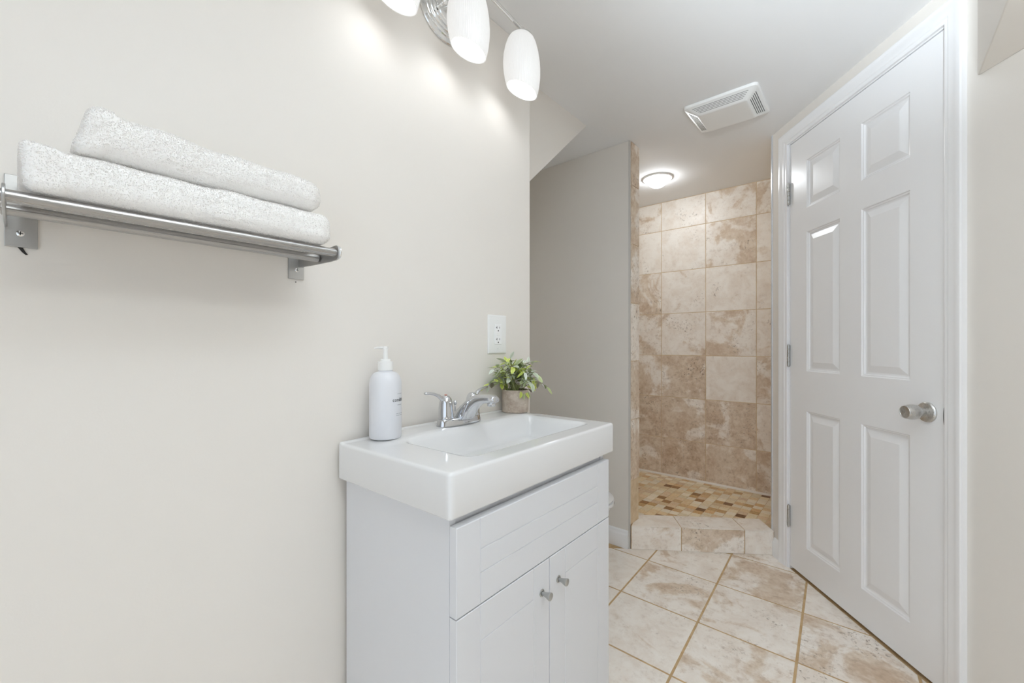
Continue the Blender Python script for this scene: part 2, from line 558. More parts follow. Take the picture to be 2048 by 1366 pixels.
tile_mesh('mosaic_tile', polys, attrs, M['mosaic'], pan, (0, 0, SF), (1, 0, 0), (0, 1, 0), (0, 0, 1), .0015, .0008)
struct(MB().prism([(3.1766, SF), (3.1666, SF), (3.1666, SF + .004), (3.1746, SF + .014), (3.1766, SF + .014)], -.70, .60, 'yzx').build('trim_3', M['caulk']), 'white caulk line where the shower wall meets the mosaic floor', 'trim')

# curb across the diagonal opening
CH = .1235
def cw(a, b, z): p = CA + cd * a + cn * b; return (p.x, p.y, z)
mb = MB().prism([cw(0, 0, 0)[:2], cw(CL, 0, 0)[:2], cw(CL, .150, 0)[:2], cw(.0, .150, 0)[:2]], 0, CH)
curb = struct(mb.build('shower_curb', M['grout'], smooth=False), 'low stone tiled curb across the shower opening', 'curb')
js = [0, .2575, .5744, CL]
fr, tp = [], []
for a, b in zip(js[:-1], js[1:]):
    fr.append([(a + .002, .003), (b - .002, .003), (b - .002, CH - .001), (a + .002, CH - .001)])
    tp.append([(a + .002, -.004), (b - .002, -.004), (b - .002, .150), (a + .002, .150)])
tp[0] = clip(tp[0], -1, .35, -.004)
tile_mesh('curb_front_tile', fr, [seed(.5), seed(.62), seed(.34)], M['stone'], curb, (CA.x, CA.y, 0), (cd.x, cd.y, 0), (0, 0, 1), (-cn.x, -cn.y, 0), .003)
tile_mesh('curb_top_tile', tp, [seed(.12), seed(.32), seed(.2)], M['stone'], curb, (CA.x, CA.y, CH), (cd.x, cd.y, 0), (cn.x, cn.y, 0), (0, 0, 1), .003)

# ------------------------------------------------------------------ door wall
DS0, DS1, DZ1 = .142, .894, 2.045
mb = MB()
dprism(mb, 0, DS0 - .018, -.115, 0, 0, CEIL)
dprism(mb, DS1 + .018, 4.6, -.115, 0, 0, CEIL)
dprism(mb, DS0 - .018, DS1 + .018, -.115, 0, DZ1 + .022, CEIL)
dprism(mb, DS0 - .1, DS1 + .1, -.135, -.116, 0, CEIL)  # unseen board added behind the door to keep world light out of its gaps
struct(mb.build('wall_right', M['wall'], smooth=False), 'warm off-white wall that holds the panelled door', 'wall')
ye = -1.0
tip = Vector((1.1914, 1.7646))
t_end = (2.536 - ye) / .7808
bx = .5743 + .6247 * t_end
struct(MB().prism([(tip.x, tip.y), (tip.x, ye), (bx, ye)], 1.8395, CEIL).build('wall_bulkhead', M['wall'], bevel=.004), 'boxed bulkhead under the ceiling beside the door', 'bulkhead')
# metal edge strip at the shower side of the door wall
mb = MB()
dprism(mb, -.012, .001, -.02, .004, CH, CEIL)
struct(mb.build('trim_2', plain('bright_edge_strip', srgb(222, 226, 232), .2, .35), bevel=.003), 'slim bright metal strip edging the shower beside the door', 'trim')

# baseboards
bbp = [(0, 0), (.013, 0), (.013, .068), (.0115, .073), (.0085, .077), (.0075, .083), (.0055, .090), (.003, .093), (0, .094)]
def baseboard(name, a, b, nrm, label):
    a, b, nrm = Vector(a), Vector(b), Vector(nrm)
    rs = [[(p.x + nrm.x * o, p.y + nrm.y * o, z + .001) for o, z in bbp] for p in (a, b)]
    return struct(MB().rings(rs).build(name, M['trim']), label, 'baseboard')
baseboard('baseboard_end', (-.70, 2.1057), (-.0185, 2.1057), (0, -1), 'white moulded baseboard along the alcove end wall')
baseboard('baseboard_left', (0, -1.0), (0, 1.2331), (1, 0), 'white moulded baseboard behind the vanity')
pa, pb = dw(.018, 0, 0), dw(.068, 0, 0)
baseboard('baseboard_corner', pa[:2], pb[:2], N, 'short white baseboard end between curb and door casing')
pa, pb = dw(.968, 0, 0), dw(4.5, 0, 0)
baseboard('baseboard_right', pa[:2], pb[:2], N, 'white baseboard along the wall past the door')

# ------------------------------------------------------------------ door, jamb, casing
def local_door(s_, off, z): return (s_, -off, z)
casing = MB()
prof = [(0, 0), (0, .009), (.004, .0105), (.012, .0105), (.016, .0135), (.022, .0145), (.034, .0145), (.040, .0165), (.047, .0180), (.054, .0180), (.058, .0155), (.058, 0)]
ci0, ci1, cz = DS0 - .010, DS1 + .008, DZ1 + .008
path = []
for o_, d_ in prof:
    path.append([dw(ci0 - o_, d_, 0.0), dw(ci0 - o_, d_, cz + o_), dw(ci1 + o_, d_, cz + o_), dw(ci1 + o_, d_, 0.0)])
rs = [[path[k][i] for k in range(len(prof))] for i in range(4)]
casing.rings(rs)
struct(casing.build('trim_5', M['trim'], angle=25), 'white moulded casing round the panelled door', 'door casing')
jb = MB()
dprism(jb, DS0 - .0175, DS0 - .0025, -.115, .0, 0, DZ1 + .0035)
dprism(jb, DS1 + .003, DS1 + .0175, -.115, .0, 0, DZ1 + .0035)
dprism(jb, DS0 - .0175, DS1 + .0175, -.115, .0, DZ1 + .0035, DZ1 + .0215)
dprism(jb, DS0 - .0025, DS0 + .010, -.075, -.040, 0, DZ1 + .0035)
dprism(jb, DS1 - .010, DS1 + .003, -.075, -.040, 0, DZ1 + .0035)
struct(jb.build('trim_6', M['trim'], bevel=.0012), 'white jamb lining the doorway', 'door jamb')

door = thing('door_1', 'white six-panel door with a satin round knob, closed', 'door', (P0.x, P0.y, 0), DRZ, kind='structure')
cols = [(.259, .463), (.572, .776)]
rows = [(.152, .779), (.961, 1.597), (1.706, 1.925)]
DF = -.002          # face of the door relative to the wall
ss = [DS0, cols[0][0], cols[0][1], cols[1][0], cols[1][1], DS1]
zz = [.016, rows[0][0], rows[0][1], rows[1][0], rows[1][1], rows[2][0], rows[2][1], DZ1]
mb = MB()
pr = [(0, 0), (.003, -.0035), (.007, -.0045), (.010, -.0085), (.014, -.0095), (.017, -.0095), (.040, -.0020), (.042, -.0014)]
for i in range(5):
    for j in range(7):
        s0, s1, z0, z1 = ss[i], ss[i + 1], zz[j], zz[j + 1]
        if i in (1, 3) and j in (1, 3, 5):
            rs = []
            for ins, dep in pr:
                rs.append([local_door(s0 + ins, DF + dep, z0 + ins), local_door(s1 - ins, DF + dep, z0 + ins), local_door(s1 - ins, DF + dep, z1 - ins), local_door(s0 + ins, DF + dep, z1 - ins)])
            mb.rings(rs, True, False, True)
        else:
            mb.add([local_door(s0, DF, z0), local_door(s1, DF, z0), local_door(s1, DF, z1), local_door(s0, DF, z1)], [(0, 1, 2, 3)])
bk = DF - .035
mb.add([local_door(a, o_, z) for o_ in (DF, bk) for a, z in ((DS0, .016), (DS1, .016), (DS1, DZ1), (DS0, DZ1))],
       [(4, 7, 6, 5), (0, 4, 5, 1), (1, 5, 6, 2), (2, 6, 7, 3), (3, 7, 4, 0)])
mb.build('door_slab', M['door'], door, weld=True, angle=12)
# knob on a round rose
kp = [(.0325, DF), (.0325, DF + .004), (.0300, DF + .0075), (.0285, DF + .0085), (.0215, DF + .0100), (.0135, DF + .0145), (.0120, DF + .020), (.0130, DF + .0255),
      (.0190, DF + .0300), (.0228, DF + .0350), (.0243, DF + .046), (.0236, DF + .058), (.0205, DF + .0695), (.0192, DF + .0715), (.0178, DF + .0712), (.0172, DF + .0702), (.006, DF + .0668), (.0006, DF + .0664)]
KS, KZ = .837, .8655
kb = MB().lathe([(r, -h) for r, h in kp], (KS, 0, KZ), 'y', 56)
kb.build('door_knob', M['knob'], door, angle=30)
MB().prism([(DS1 + .0015 + .0042 * math.cos(2 * PI * q / 24), KZ - .004 + .029 * math.sin(2 * PI * q / 24)) for q in range(24)], -.0022, .010, 'xzy').build('strike_plate', M['dark_metal'], door, bevel=.0008)
for zc in (1.811, 1.030, .256):
    hb = MB()
    for a, b in ((-.049, -.031), (-.029, -.011), (-.009, .009), (.011, .029), (.031, .049)):
        hb.lathe([(.0055, a), (.0062, a + .001), (.0062, b - .001), (.0055, b)], (DS0 - .001, -.0062, zc), 'z', 20)
    hb.lathe([(.0040, -.054), (.0046, -.051), (.0040, -.049), (.0040, .049), (.0046, .051), (.0040, .054)], (DS0 - .001, -.0062, zc), 'z', 16)
    hb.box((DS0 - .0030, -.0040, zc - .0495), (DS0 + .0006, .012, zc + .0495))
    hb.build('hinge', M['small_knob'], door, angle=30)

# ------------------------------------------------------------------ vanity cabinet
VX, VY, VR = .014, .4956, .0199
van = thing('vanity_cabinet', 'white two-door vanity cabinet below the rectangular sink', 'cabinet', (VX, VY, 0), VR)
body = MB()
cy0, cy1, cxf = .012, .618, .3590
body.box((.0, cy0, .0), (cxf, cy0 + .016, .7640))
body.box((.0, cy1 - .016, .0), (cxf, cy1, .7640))
body.box((.0, cy0 + .016, .08), (cxf - .002, cy1 - .016, .096))
body.box((.0, cy0 + .016, .096), (.006, cy1 - .016, .7640))
body.box((cxf - .070, cy0 + .016, .0), (cxf - .058, cy1 - .016, .080))
body.box((cxf - .018, cy0 + .016, .70), (cxf - .004, cy1 - .016, .7640))
body.build('cabinet_body', M['vanity'], van, bevel=.0012)
def panel(y0, y1, z0, z1, x0, x1, vg, hg, gw=.0026, gd=.0018):
    """slab with fine V grooves: vg at y positions full height; hg (z, ya, yb)"""
    e = .0012
    ys = sorted({y0, y0 + e, y1 - e, y1} | {y + d for y in vg for d in (-gw / 2, 0, gw / 2)})
    zs_ = sorted({z0, z0 + e, z1 - e, z1} | {h[0] + d for h in hg for d in (-gw / 2, 0, gw / 2)})
    g = MB(); ny = len(ys); V = []
    for z in zs_:
        for y in ys:
            d = 0
            if any(abs(y - q) < 1e-9 for q in vg): d = gd
            for h in hg:
                if abs(z - h[0]) < 1e-9 and h[1] - 1e-9 <= y <= h[2] + 1e-9: d = gd
            if y in (y0, y1) or z in (z0, z1): d = max(d, e)
            V.append((x1 - d, y, z))
    F = [(a * ny + b, a * ny + b + 1, (a + 1) * ny + b + 1, (a + 1) * ny + b) for a in range(len(zs_) - 1) for b in range(ny - 1)]
    g.add(V, F)
    rim = [i for i in range(ny)] + [r * ny + ny - 1 for r in range(1, len(zs_))] + [(len(zs_) - 1) * ny + b for b in range(ny - 2, -1, -1)] + [r * ny for r in range(len(zs_) - 2, 0, -1)]
    o = len(g.v)
    g.v += [(x0, V[i][1], V[i][2]) for i in rim]
    m = len(rim)
    for k in range(m):
        g.f.append((rim[k], rim[(k + 1) % m], o + (k + 1) % m, o + k)); g.mi.append(0)
    g.f.append(tuple(o + k for k in range(m))); g.mi.append(0)
    return g
fx0, fx1 = cxf + .0012, .3782
ya, yb = .0125, .6165
g1, g4 = .0745, .5490
split = .3110
panel(ya, yb, .5800, .7455, fx0, fx1, [g1, g4], [(.6855, g1, g4), (.6400, g1, g4)]).build('drawer_front', M['vanity'], van, angle=20)
def knob_bm(y, z, x):
    p = [(.0085, 0), (.0085, .0016), (.0068, .0026), (.0062, .0026), (.0062, .0012), (.0048, .0012), (.0045, .004), (.0043, .007), (.0062, .014), (.0084, .0205), (.0092, .0235), (.0088, .0252), (.0065, .0262), (.0005, .0266)]
    return MB().lathe([(r, x + h) for r, h in p], (0, y, z), 'x', 36)
d1 = panel(ya, split - .0012, .085, .5775, fx0, fx1, [g1, .2480], [(.5085, g1, .2480)]).build('cabinet_door', M['vanity'], van, angle=20)
d2 = panel(split + .0012, yb, .085, .5775, fx0, fx1, [.3795, g4], [(.5140, .3795, g4)]).build('cabinet_door', M['vanity'], van, angle=20)
knob_bm(.2785, .5095, fx1).build('knob', M['small_knob'], d1)
knob_bm(.3480, .5120, fx1).build('knob', M['small_knob'], d2)

# ------------------------------------------------------------------ sink
SW, SD, ST, SK = .652, .3815, .8490, .0845
sink = thing('sink', 'white rectangular porcelain sink top on the vanity cabinet', 'sink', (VX, VY - .006, ST - SK), VR)
def sdrr(x, y, x0, x1, y0, y1, r):
    qx = max(x0 + r - x, x - (x1 - r), 0.0); qy = max(y0 + r - y, y - (y1 - r), 0.0)
    if qx > 0 and qy > 0: return r - math.hypot(qx, qy)
    return min(x - x0, x1 - x, y - y0, y1 - y)
BX0, BX1, BY0, BY1 = .108, .322, .110, .594
def top_z(x, y):
    z = ST + .0085 * smooth01((.125 - x) / .045) * smooth01((y - .03) / .17) * smooth01((SW - .006 - y) / .05)
    z += .003 * smooth01((.016 - x) / .012)
    d = sdrr(x, y, BX0, BX1, BY0, BY1, .022)
    if d > -.008:
        k = smooth01((d + .008) / .030)
        base = .058 * k + .018 * smooth01((d - .01) / .06)
        z -= base
    return z
def axis_pts(L, r, step, extra=()):
    a = [r * (1 - math.cos(t * PI / 2 / 4)) for t in range(5)]
    n = int((L - 2 * r) / step)
    pts = a + [r + (L - 2 * r) * i / n for i in range(1, n)] + [L - q for q in reversed(a)]
    return sorted(set(round(p, 6) for p in pts))
RF = .0065
X = axis_pts(SD, RF, .0042); Y = axis_pts(SW, RF, .0046)
def fillet(d):      # drop at distance d from the outer edge
    return 0 if d >= RF else RF - math.sqrt(max(0, RF * RF - (RF - d) ** 2))
RC = .011
def round_plan(x, y):
    cx = RC if x < RC else (SD - RC if x > SD - RC else None)
    cy = RC if y < RC else (SW - RC if y > SW - RC else None)
    if cx is None or cy is None or cx == RC: return x, y
    a, b = (x - cx) / RC, (y - cy) / RC
    m = max(abs(a), abs(b)); h = math.hypot(a, b)
    if h < 1e-9: return x, y
    k = m / h
    return cx + a * k * RC, cy + b * k * RC
V, F = [], []
nx, ny = len(X), len(Y)
for x in X:
    for y in Y:
        z = top_z(x, y) - max(fillet(SD - x), fillet(y), fillet(SW - y)) - (0 if x > .003 else .0005)
        px_, py_ = round_plan(x, y)
        V.append((px_, py_, z - (ST - SK)))
for i in range(nx - 1):
    for j in range(ny - 1):
        F.append((i * ny + j, (i + 1) * ny + j, (i + 1) * ny + j + 1, i * ny + j + 1))
rim = [i * ny for i in range(nx)] + [(nx - 1) * ny + j for j in range(1, ny)] + [i * ny + ny - 1 for i in range(nx - 2, -1, -1)] + [j for j in range(ny - 2, 0, -1)]
mb = MB().add(V, F)
prev = rim
for zb, ins in ((.004, 0), (.0012, .0012), (0, .004)):
    o = len(mb.v)
    for i in rim:
        x, y, z = V[i]
        mb.v.append((min(max(x, ins), SD - ins) if ins else x, min(max(y, ins), SW - ins) if ins else y, zb))
    m = len(rim); cur = [o + k for k in range(m)]
    for k in range(m):
        mb.f.append((prev[k], prev[(k + 1) % m], cur[(k + 1) % m], cur[k])); mb.mi.append(0)
    prev = cur
# underside ring (open in the middle where the bowl hangs)
mb.f.append(tuple(prev)); mb.mi.append(0)
mb.build('basin', M['porcelain'], sink, angle=50)
bz = top_z(.19, .346) - (ST - SK)
MB().lathe([(.021, 0), (.021, .0015), (.019, .0024), (.0155, .002), (.0145, .0004), (.0005, .0002)], (.200, .346, bz), 'z', 36).build('drain', M['chrome'], sink)

# ------------------------------------------------------------------ faucet
FT = .8578
fau = thing('faucet', 'chrome two-handle faucet at the back of the white sink', 'faucet', (.0745, .8135, FT), VR)
def oval(a, b, z, n=48, p=2.6):
    out = []
    for i in range(n):
        t = 2 * PI * i / n
        c, s_ = math.cos(t), math.sin(t)
        out.append((a * math.copysign(abs(c) ** (2 / p), c), b * math.copysign(abs(s_) ** (2 / p), s_), z))
    return out
MB().rings([oval(.0275, .0785, 0), oval(.0275, .0785, .003), oval(.0262, .0768, .010), oval(.0250, .0755, .017), oval(.0228, .0732, .0205), oval(.018, .068, .0215)]).build('base', M['chrome'], fau, angle=60)
secs = [((-.026, .0150), (.0420, .0150), .0225), ((-.006, .0370), (.0500, .0215), .0215), ((.0160, .0545), (.0585, .0345), .0200), ((.0336, .0690), (.0690, .0480), .0180),
        ((.0555, .0830), (.0830, .0585), .0165), ((.0780, .0872), (.0960, .0640), .0160), ((.1000, .0886), (.1060, .0650), .0160), ((.1200, .0892), (.1215, .0668), .0158), ((.1330, .0885), (.1330, .0672), .0150), ((.1390, .0840), (.1385, .0695), .0120)]
rs = []
for (ux_, uz_), (lx_, lz_), hw in secs:
    c = Vector(((ux_ + lx_) / 2, 0, (uz_ + lz_) / 2)); a = Vector((ux_ - lx_, 0, uz_ - lz_)) / 2
    ring = []
    for i in range(32):
        t = 2 * PI * i / 32
        cc, s_ = math.cos(t), math.sin(t)
        pw = 2 / 2.7
        q = c + a * math.copysign(abs(cc) ** pw, cc)
        ring.append((q.x, hw * math.copysign(abs(s_) ** pw, s_), q.z))
    rs.append(ring)
MB().rings(rs).build('spout', M['chrome'], fau, angle=60)
MB().lathe([(.0108, .0590), (.0112, .0600), (.0112, .0690)], (.1225, 0, 0), 'z', 28).build('aerator', M['chrome'], fau)
MB().lathe([(.0022, .018), (.0022, .050), (.0045, .0515), (.0052, .055), (.0050, .060), (.003, .0625), (.0004, .063)], (-.0185, 0, 0), 'z', 20).build('lift_rod', M['chrome'], fau)
for sgn in (-1, 1):
    hy = sgn * .0513
    h = MB().lathe([(.0222, .0205), (.0222, .0225), (.0205, .0245), (.0205, .036), (.0198, .050), (.0182, .064), (.0152, .0745), (.0105, .0812), (.005, .0838), (.0004, .0843)], (0, hy, 0), 'z', 40)
    pth = [(0, hy + sgn * .002, .062), (-.0010, hy + sgn * .012, .0735), (-.002, hy + sgn * .024, .0835), (-.003, hy + sgn * .038, .0895), (-.004, hy + sgn * .052, .0925), (-.005, hy + sgn * .066, .0935), (-.0052, hy + sgn * .069, .0934)]
    h.tube(pth, [.0095, .0085, .0068, .0056, .0050, .0056, .0040], 16, 0, .72)
    ho = h.build('handle', M['chrome'], fau, angle=50)
    if sgn < 0:
        MB().lathe([(.0040, .0835), (.0040, .0850), (.0034, .0856), (.0004, .0856)], (0, hy, 0), 'z', 20).build('hot_mark', M['red'], ho)['label'] = 'small reddish hot-water dot'

# ------------------------------------------------------------------ soap bottle
bot = thing('lotion_bottle', 'white pump bottle standing on the sink by the wall', 'bottle', (.0565, .5860, .8522))
BR = .0382
prof = [(.0005, 0), (BR - .006, 0), (BR - .002, .0012), (BR, .0045), (BR, .130)]
for k in range(1, 9):
    t = k / 8 * PI / 2
    prof.append((.0195 + (BR - .0195) * math.cos(t), .130 + .031 * math.sin(t)))
prof += [(.0165, .1625), (.0165, .166)]
MB().lathe(prof, n=64).build('bottle_body', M['bottle'], bot, angle=40)
pb_ = MB().lathe([(.0172, .1645), (.0180, .1655), (.0180, .1850), (.0172, .1862), (.0120, .1864), (.0120, .1915), (.0112, .1925), (.0060, .1925), (.0056, .200), (.0052, .212), (.0062, .2165), (.0062, .2225), (.0052, .2235), (.0004, .2236)], n=40)
nd = Vector((-.78, -.62, 0)).normalized()
pb_.tube([(-nd.x * .006, -nd.y * .006, .2195), (nd.x * .010, nd.y * .010, .2200), (nd.x * .020, nd.y * .020, .2200), (nd.x * .027, nd.y * .027, .2180)], [.0055, .0055, .0042, .0032], 14, 0, .62)
pb_.build('pump', M['plastic'], bot, angle=22)
def wrap_text(body, size, z, ang0, mat, name):
    cu = bpy.data.curves.new(name, 'FONT'); cu.body = body; cu.size = size; cu.offset = size * .012; cu.resolution_u = 3
    to = bpy.data.objects.new(name, cu); COL.objects.link(to)
    bpy.context.view_layer.update()
    me = bpy.data.meshes.new_from_object(to.evaluated_get(bpy.context.evaluated_depsgraph_get()))
    bpy.data.objects.remove(to, do_unlink=True)
    bm = bmesh.new(); bm.from_mesh(me)
    bmesh.ops.triangulate(bm, faces=bm.faces)
    for _ in range(2):
        bmesh.ops.subdivide_edges(bm, edges=[e for e in bm.edges if e.calc_length() > .0025], cuts=1)
        bmesh.ops.triangulate(bm, faces=bm.faces)
    for v in bm.verts:
        a = ang0 + v.co.x / BR
        v.co = Vector(((BR + .00025) * math.cos(a), (BR + .00025) * math.sin(a), z + v.co.y))
    bm.to_mesh(me); bm.free()
    me.materials.clear(); me.materials.append(mat)
    o = bpy.data.objects.new(name, me); COL.objects.link(o); o.parent = bot
    return o
A0 = math.radians(-8)
wrap_text('conditioner', .0125, .0905, A0, M['print'], 'label_print')
mk = MB()
def dash(a, b, z, h):
    n = 4
    pts = []
    for zz_ in (z, z + h):
        for i in range(n + 1):
            t = A0 + (a + (b - a) * i / n) / BR
            pts.append(((BR + .0002) * math.cos(t), (BR + .0002) * math.sin(t), zz_))
    mk.add(pts, [(i, i + 1, n + 2 + i, n + 1 + i) for i in range(n)])
for a, b, z, h in ((.014, .032, .0815, .0012), (.010, .017, .0605, .0011), (.0185, .026, .0605, .0011), (.028, .040, .0605, .0011), (.010, .022, .0565, .0011), (.024, .036, .0565, .0011), (.014, .034, .1085, .0008)):
    mk = MB(); dash(a, b, z, h); mk.build('label_line', M['print_light'], bot)

# ------------------------------------------------------------------ potted plant
pl = thing('potted_plant', 'small variegated plant in a weathered pot on the sink corner', 'plant', (.0575, 1.0800, .8580))
PR, PH = .0440, .074
MB().lathe([(.0005, 0), (PR * .95, 0), (PR * .985, .0015), (PR, .006), (PR * 1.01, PH - .003), (PR * 1.0, PH - .0006), (PR * .96, PH), (PR * .90, PH - .001), (PR * .88, PH - .012), (.0005, PH - .012)], n=56).build('pot', M['pot'], pl, angle=45)
MB().lathe([(PR * .87, PH - .013), (PR * .6, PH - .009), (.0005, PH - .006)], n=24, cap0=False).build('soil', M['soil'], pl)
r2 = random.Random(21)
leafV, leafF, leafC, stems = [], [], [], MB()
greens = [(196, 208, 92), (178, 192, 82), (156, 170, 112), (138, 150, 102), (188, 196, 178), (168, 180, 152), (118, 124, 90), (108, 102, 84), (208, 214, 172), (214, 214, 206)]
gw_ = [.15, .12, .17, .14, .13, .13, .07, .035, .04, .015]
def leaf(p, d, nrm, L, wd, col, curl):
    d = d.normalized(); side = d.cross(nrm).normalized(); up = side.cross(d).normalized()
    o = len(leafV); c = srgb(*col)
    rim_c = srgb(min(255, col[0] + 34), min(255, col[1] + 32), min(255, col[2] + 40))
    n = 6
    for i in range(n + 1):
        t = i / n
        w = wd * (math.sin(PI * min(1, t * .93 + .05)) ** .75) * (1 - .25 * t)
        mid = p + d * (L * t) + up * (-curl * L * t * t)
        for k, e in ((-1, .22), (0, 0), (1, .22)):
            q = mid + side * (k * w) + up * (abs(k) * e * w)
            leafV.append((max(q.x, .004 - .0575), q.y, q.z)); 
            cc = rim_c if k else c
            leafC.append(cc)
    for i in range(n):
        for k in (0, 1):
            a = o + i * 3 + k
            leafF.append((a, a + 1, a + 4, a + 3))
tipz = []
for sidx in range(34):
    az = 2 * PI * (sidx + r2.uniform(-.3, .3)) / 34 * 3
    reach = r2.uniform(.055, .118) if sidx % 3 else r2.uniform(.015, .065)
    rise = r2.uniform(.055, .125) * (1.0 - .15 * reach / .1)
    base = Vector((r2.uniform(-.022, .022), r2.uniform(-.022, .022), PH - .010))
    dirv = Vector((math.cos(az) * .72 + .10, math.sin(az), 0))
    pts = []
    droop = r2.uniform(.0, .040) * (reach / .09) ** 1.5
    for i in range(7):
        t = i / 6
        p = base + dirv * (reach * t) + Vector((0, 0, rise * math.sin(min(1, t * 1.15) * PI / 2) - droop * t * t))
        p.x = max(p.x, .010 - .0575)
        pts.append(p)
    stems.tube(pts, [.0013, .0012, .0011, .001, .0009, .0008, .0006], 6)
    nl = r2.randint(7, 10)
    for q in range(nl):
        t = .30 + .70 * q / (nl - 1)
        k = min(5, int(t * 6)); f = t * 6 - k
        p = pts[k].lerp(pts[k + 1], f)
        ax = (pts[k + 1] - pts[k]).normalized()
        sd = ax.cross(Vector((0, 0, 1)))
        if sd.length < .05: sd = Vector((1, 0, 0))
        sd.normalize()
        rot = Matrix.Rotation(r2.uniform(-.9, .9) + (PI if q % 2 else 0), 3, ax)
        d = ax * r2.uniform(.15, .9) + (rot @ sd) * r2.uniform(.6, 1.1) + Vector((0, 0, r2.uniform(-.35, .35)))
        if q == nl - 1: d = ax + Vector((r2.uniform(-.3, .3), r2.uniform(-.3, .3), r2.uniform(-.4, .3)))
        nrm = Vector((r2.uniform(-.5, .5), r2.uniform(-.5, .5), 1))
        leaf(p, d, nrm, r2.uniform(.022, .036), r2.uniform(.0058, .0095), r2.choices(greens, gw_)[0], r2.uniform(-.1, .45))
for j in range(4):       # a sprig that hangs over the rim of the pot
    leaf(Vector((.040, -.018 + j * .009, PH - .004)), Vector((.35, -.55 + .36 * j, -.9 if j % 2 else -.55)), Vector((1, 0, .4)), .028, .0072, greens[j % 2 * 2], .1)
me = bpy.data.meshes.new('foliage'); me.from_pydata(leafV, [], leafF); me.materials.append(M['leaf'])
ca = me.attributes.new('tile', 'FLOAT_COLOR', 'POINT'); ca.data.foreach_set('color', [x for c in leafC for x in c])
me.polygons.foreach_set('use_smooth', [True] * len(me.polygons))
fo = bpy.data.objects.new('foliage', me); COL.objects.link(fo); fo.parent = pl
stems.build('stems', M['stem'], pl)

# ------------------------------------------------------------------ outlet
ot = thing('electrical_outlet', 'white double outlet plate on the wall above the plant', 'outlet', (0, 1.0502, 1.1155))
mb = MB()
rs = [[(x, y * (.0445 - i), z * (.0645 - i)) for y, z in ((-1, -1), (1, -1), (1, 1), (-1, 1))] for i, x in ((0, .0002), (0, .0028), (.0010, .0045), (.0032, .0056), (.006, .0060))]
mb.rings(rs); mb.build('cover_plate', M['plastic'], ot, angle=20)
rc = MB().box((.0055, -.0168, -.0335), (.0080, .0168, .0335)).build('receptacle', plain('bright_plastic', srgb(246, 246, 246), .25), ot, bevel=.0012)
for zc in (.0195, -.0195):
    sl = MB()
    sl.box((.0079, -.0078, zc - .0010), (.00815, -.0056, zc + .0068)); sl.box((.0079, .0052, zc - .0002), (.00815, .0072, zc + .0062))
    sl.box((.0079, -.0112, zc + .0022), (.00815, -.0078, zc + .0042))
    sl.lathe([(.0024, .0079), (.0024, .00815)], (0, 0, zc - .0075), 'x', 14)
    sl.build('socket_slots', M['dark'], rc)
for zc in (.0030, -.0030):
    MB().box((.0079, -.0070, zc - .0020), (.0088, .0070, zc + .0020)).build('button', M['plastic'], rc, bevel=.0006)
for zc in (.0480, -.0480):
    s_ = MB().lathe([(.0030, .0058), (.0030, .0066), (.0022, .0072), (.0004, .0073)], (0, 0, zc), 'x', 18).build('screw', M['plastic'], ot)

# ------------------------------------------------------------------ towel rack
rk = thing('towel_rack', 'brushed steel wall rack holding two folded towels', 'towel rack', (0, .2, 1.2760))
RB = .0078
def bar(x, z, y0, y1, name='bar'):
    return MB().lathe([(RB * .9, y0), (RB, y0 + .0008), (RB, y1 - .0008), (RB * .9, y1)], (x, 0, z), 'y', 28).build(name, M['steel'], rk)
bar(.170, -.0185, -.2160, .2020)
bar(.1005, -.0205, -.2140, .2000)
for sgn, yo, y0, y1 in ((-1, -.2145, -.2118, -.1790), (1, .2035, .1810, .2140)):
    br = MB()
    br.box((.0006, y0, -.0535), (.0036, y1, .0515))
    ye_ = y0 if sgn < 0 else y1 - .003
    # arm: a strip turned out from the plate, narrowing to the rounded bar end
    arm = [(.0006, -.0265), (.060, -.0305), (.150, -.0335)]
    for k in range(9):
        t = -PI / 2 + PI * k / 8
        arm.append((.170 + .0125 * math.cos(t) * 1.0, -.0185 + .0145 * math.sin(t)))
    arm += [(.150, -.0045), (.060, .0020), (.0006, .0040)]
    ya_ = yo - .0015
    br.prism(arm, ya_ if sgn > 0 else y0, (ya_ + .003) if sgn > 0 else y0 + .003, 'xzy')
    if sgn > 0:
        br.box((.0006, ya_, -.0265), (.0036, y1, .0040))
    b_ = br.build('bracket', M['steel_plate'], rk, bevel=.0008)
    for zc in (-.0335,):
        sc = MB().lathe([(.0046, .0036), (.0044, .0050), (.0030, .0062), (.0004, .0066)], (0, (y0 + y1) / 2 + .001 * sgn, zc), 'x', 22)
        so = sc.build('screw', M['chrome_soft'], b_)
        MB().box((.0062, (y0 + y1) / 2 + .001 * sgn - .0005, zc - .0028), (.0069, (y0 + y1) / 2 + .001 * sgn + .0005, zc + .0028)).box((.0062, (y0 + y1) / 2 + .001 * sgn - .0028, zc - .0005), (.0069, (y0 + y1) / 2 + .001 * sgn + .0028, zc + .0005)).build('screw_slot', M['dark'], b_)
MB().lathe([(.0125, .2040), (.0132, .2048), (.0132, .2075), (.0120, .2085), (.0004, .2086)], (.1705, 0, -.0180), 'y', 32).build('end_cap', M['chrome_soft'], rk)
# gouges in the wall below the plates
MB().prism([(.0010, 1.2225), (.0062, 1.2222), (.0090, 1.2160), (.0112, 1.2128), (.0088, 1.2122), (.0052, 1.2160)], .0003, .0012, 'yzx').prism([(.3965, 1.2175), (.3985, 1.2175), (.3985, 1.2158), (.3965, 1.2158)], .0003, .0010, 'yzx').build('wall_gouge', M['dark'], wl)

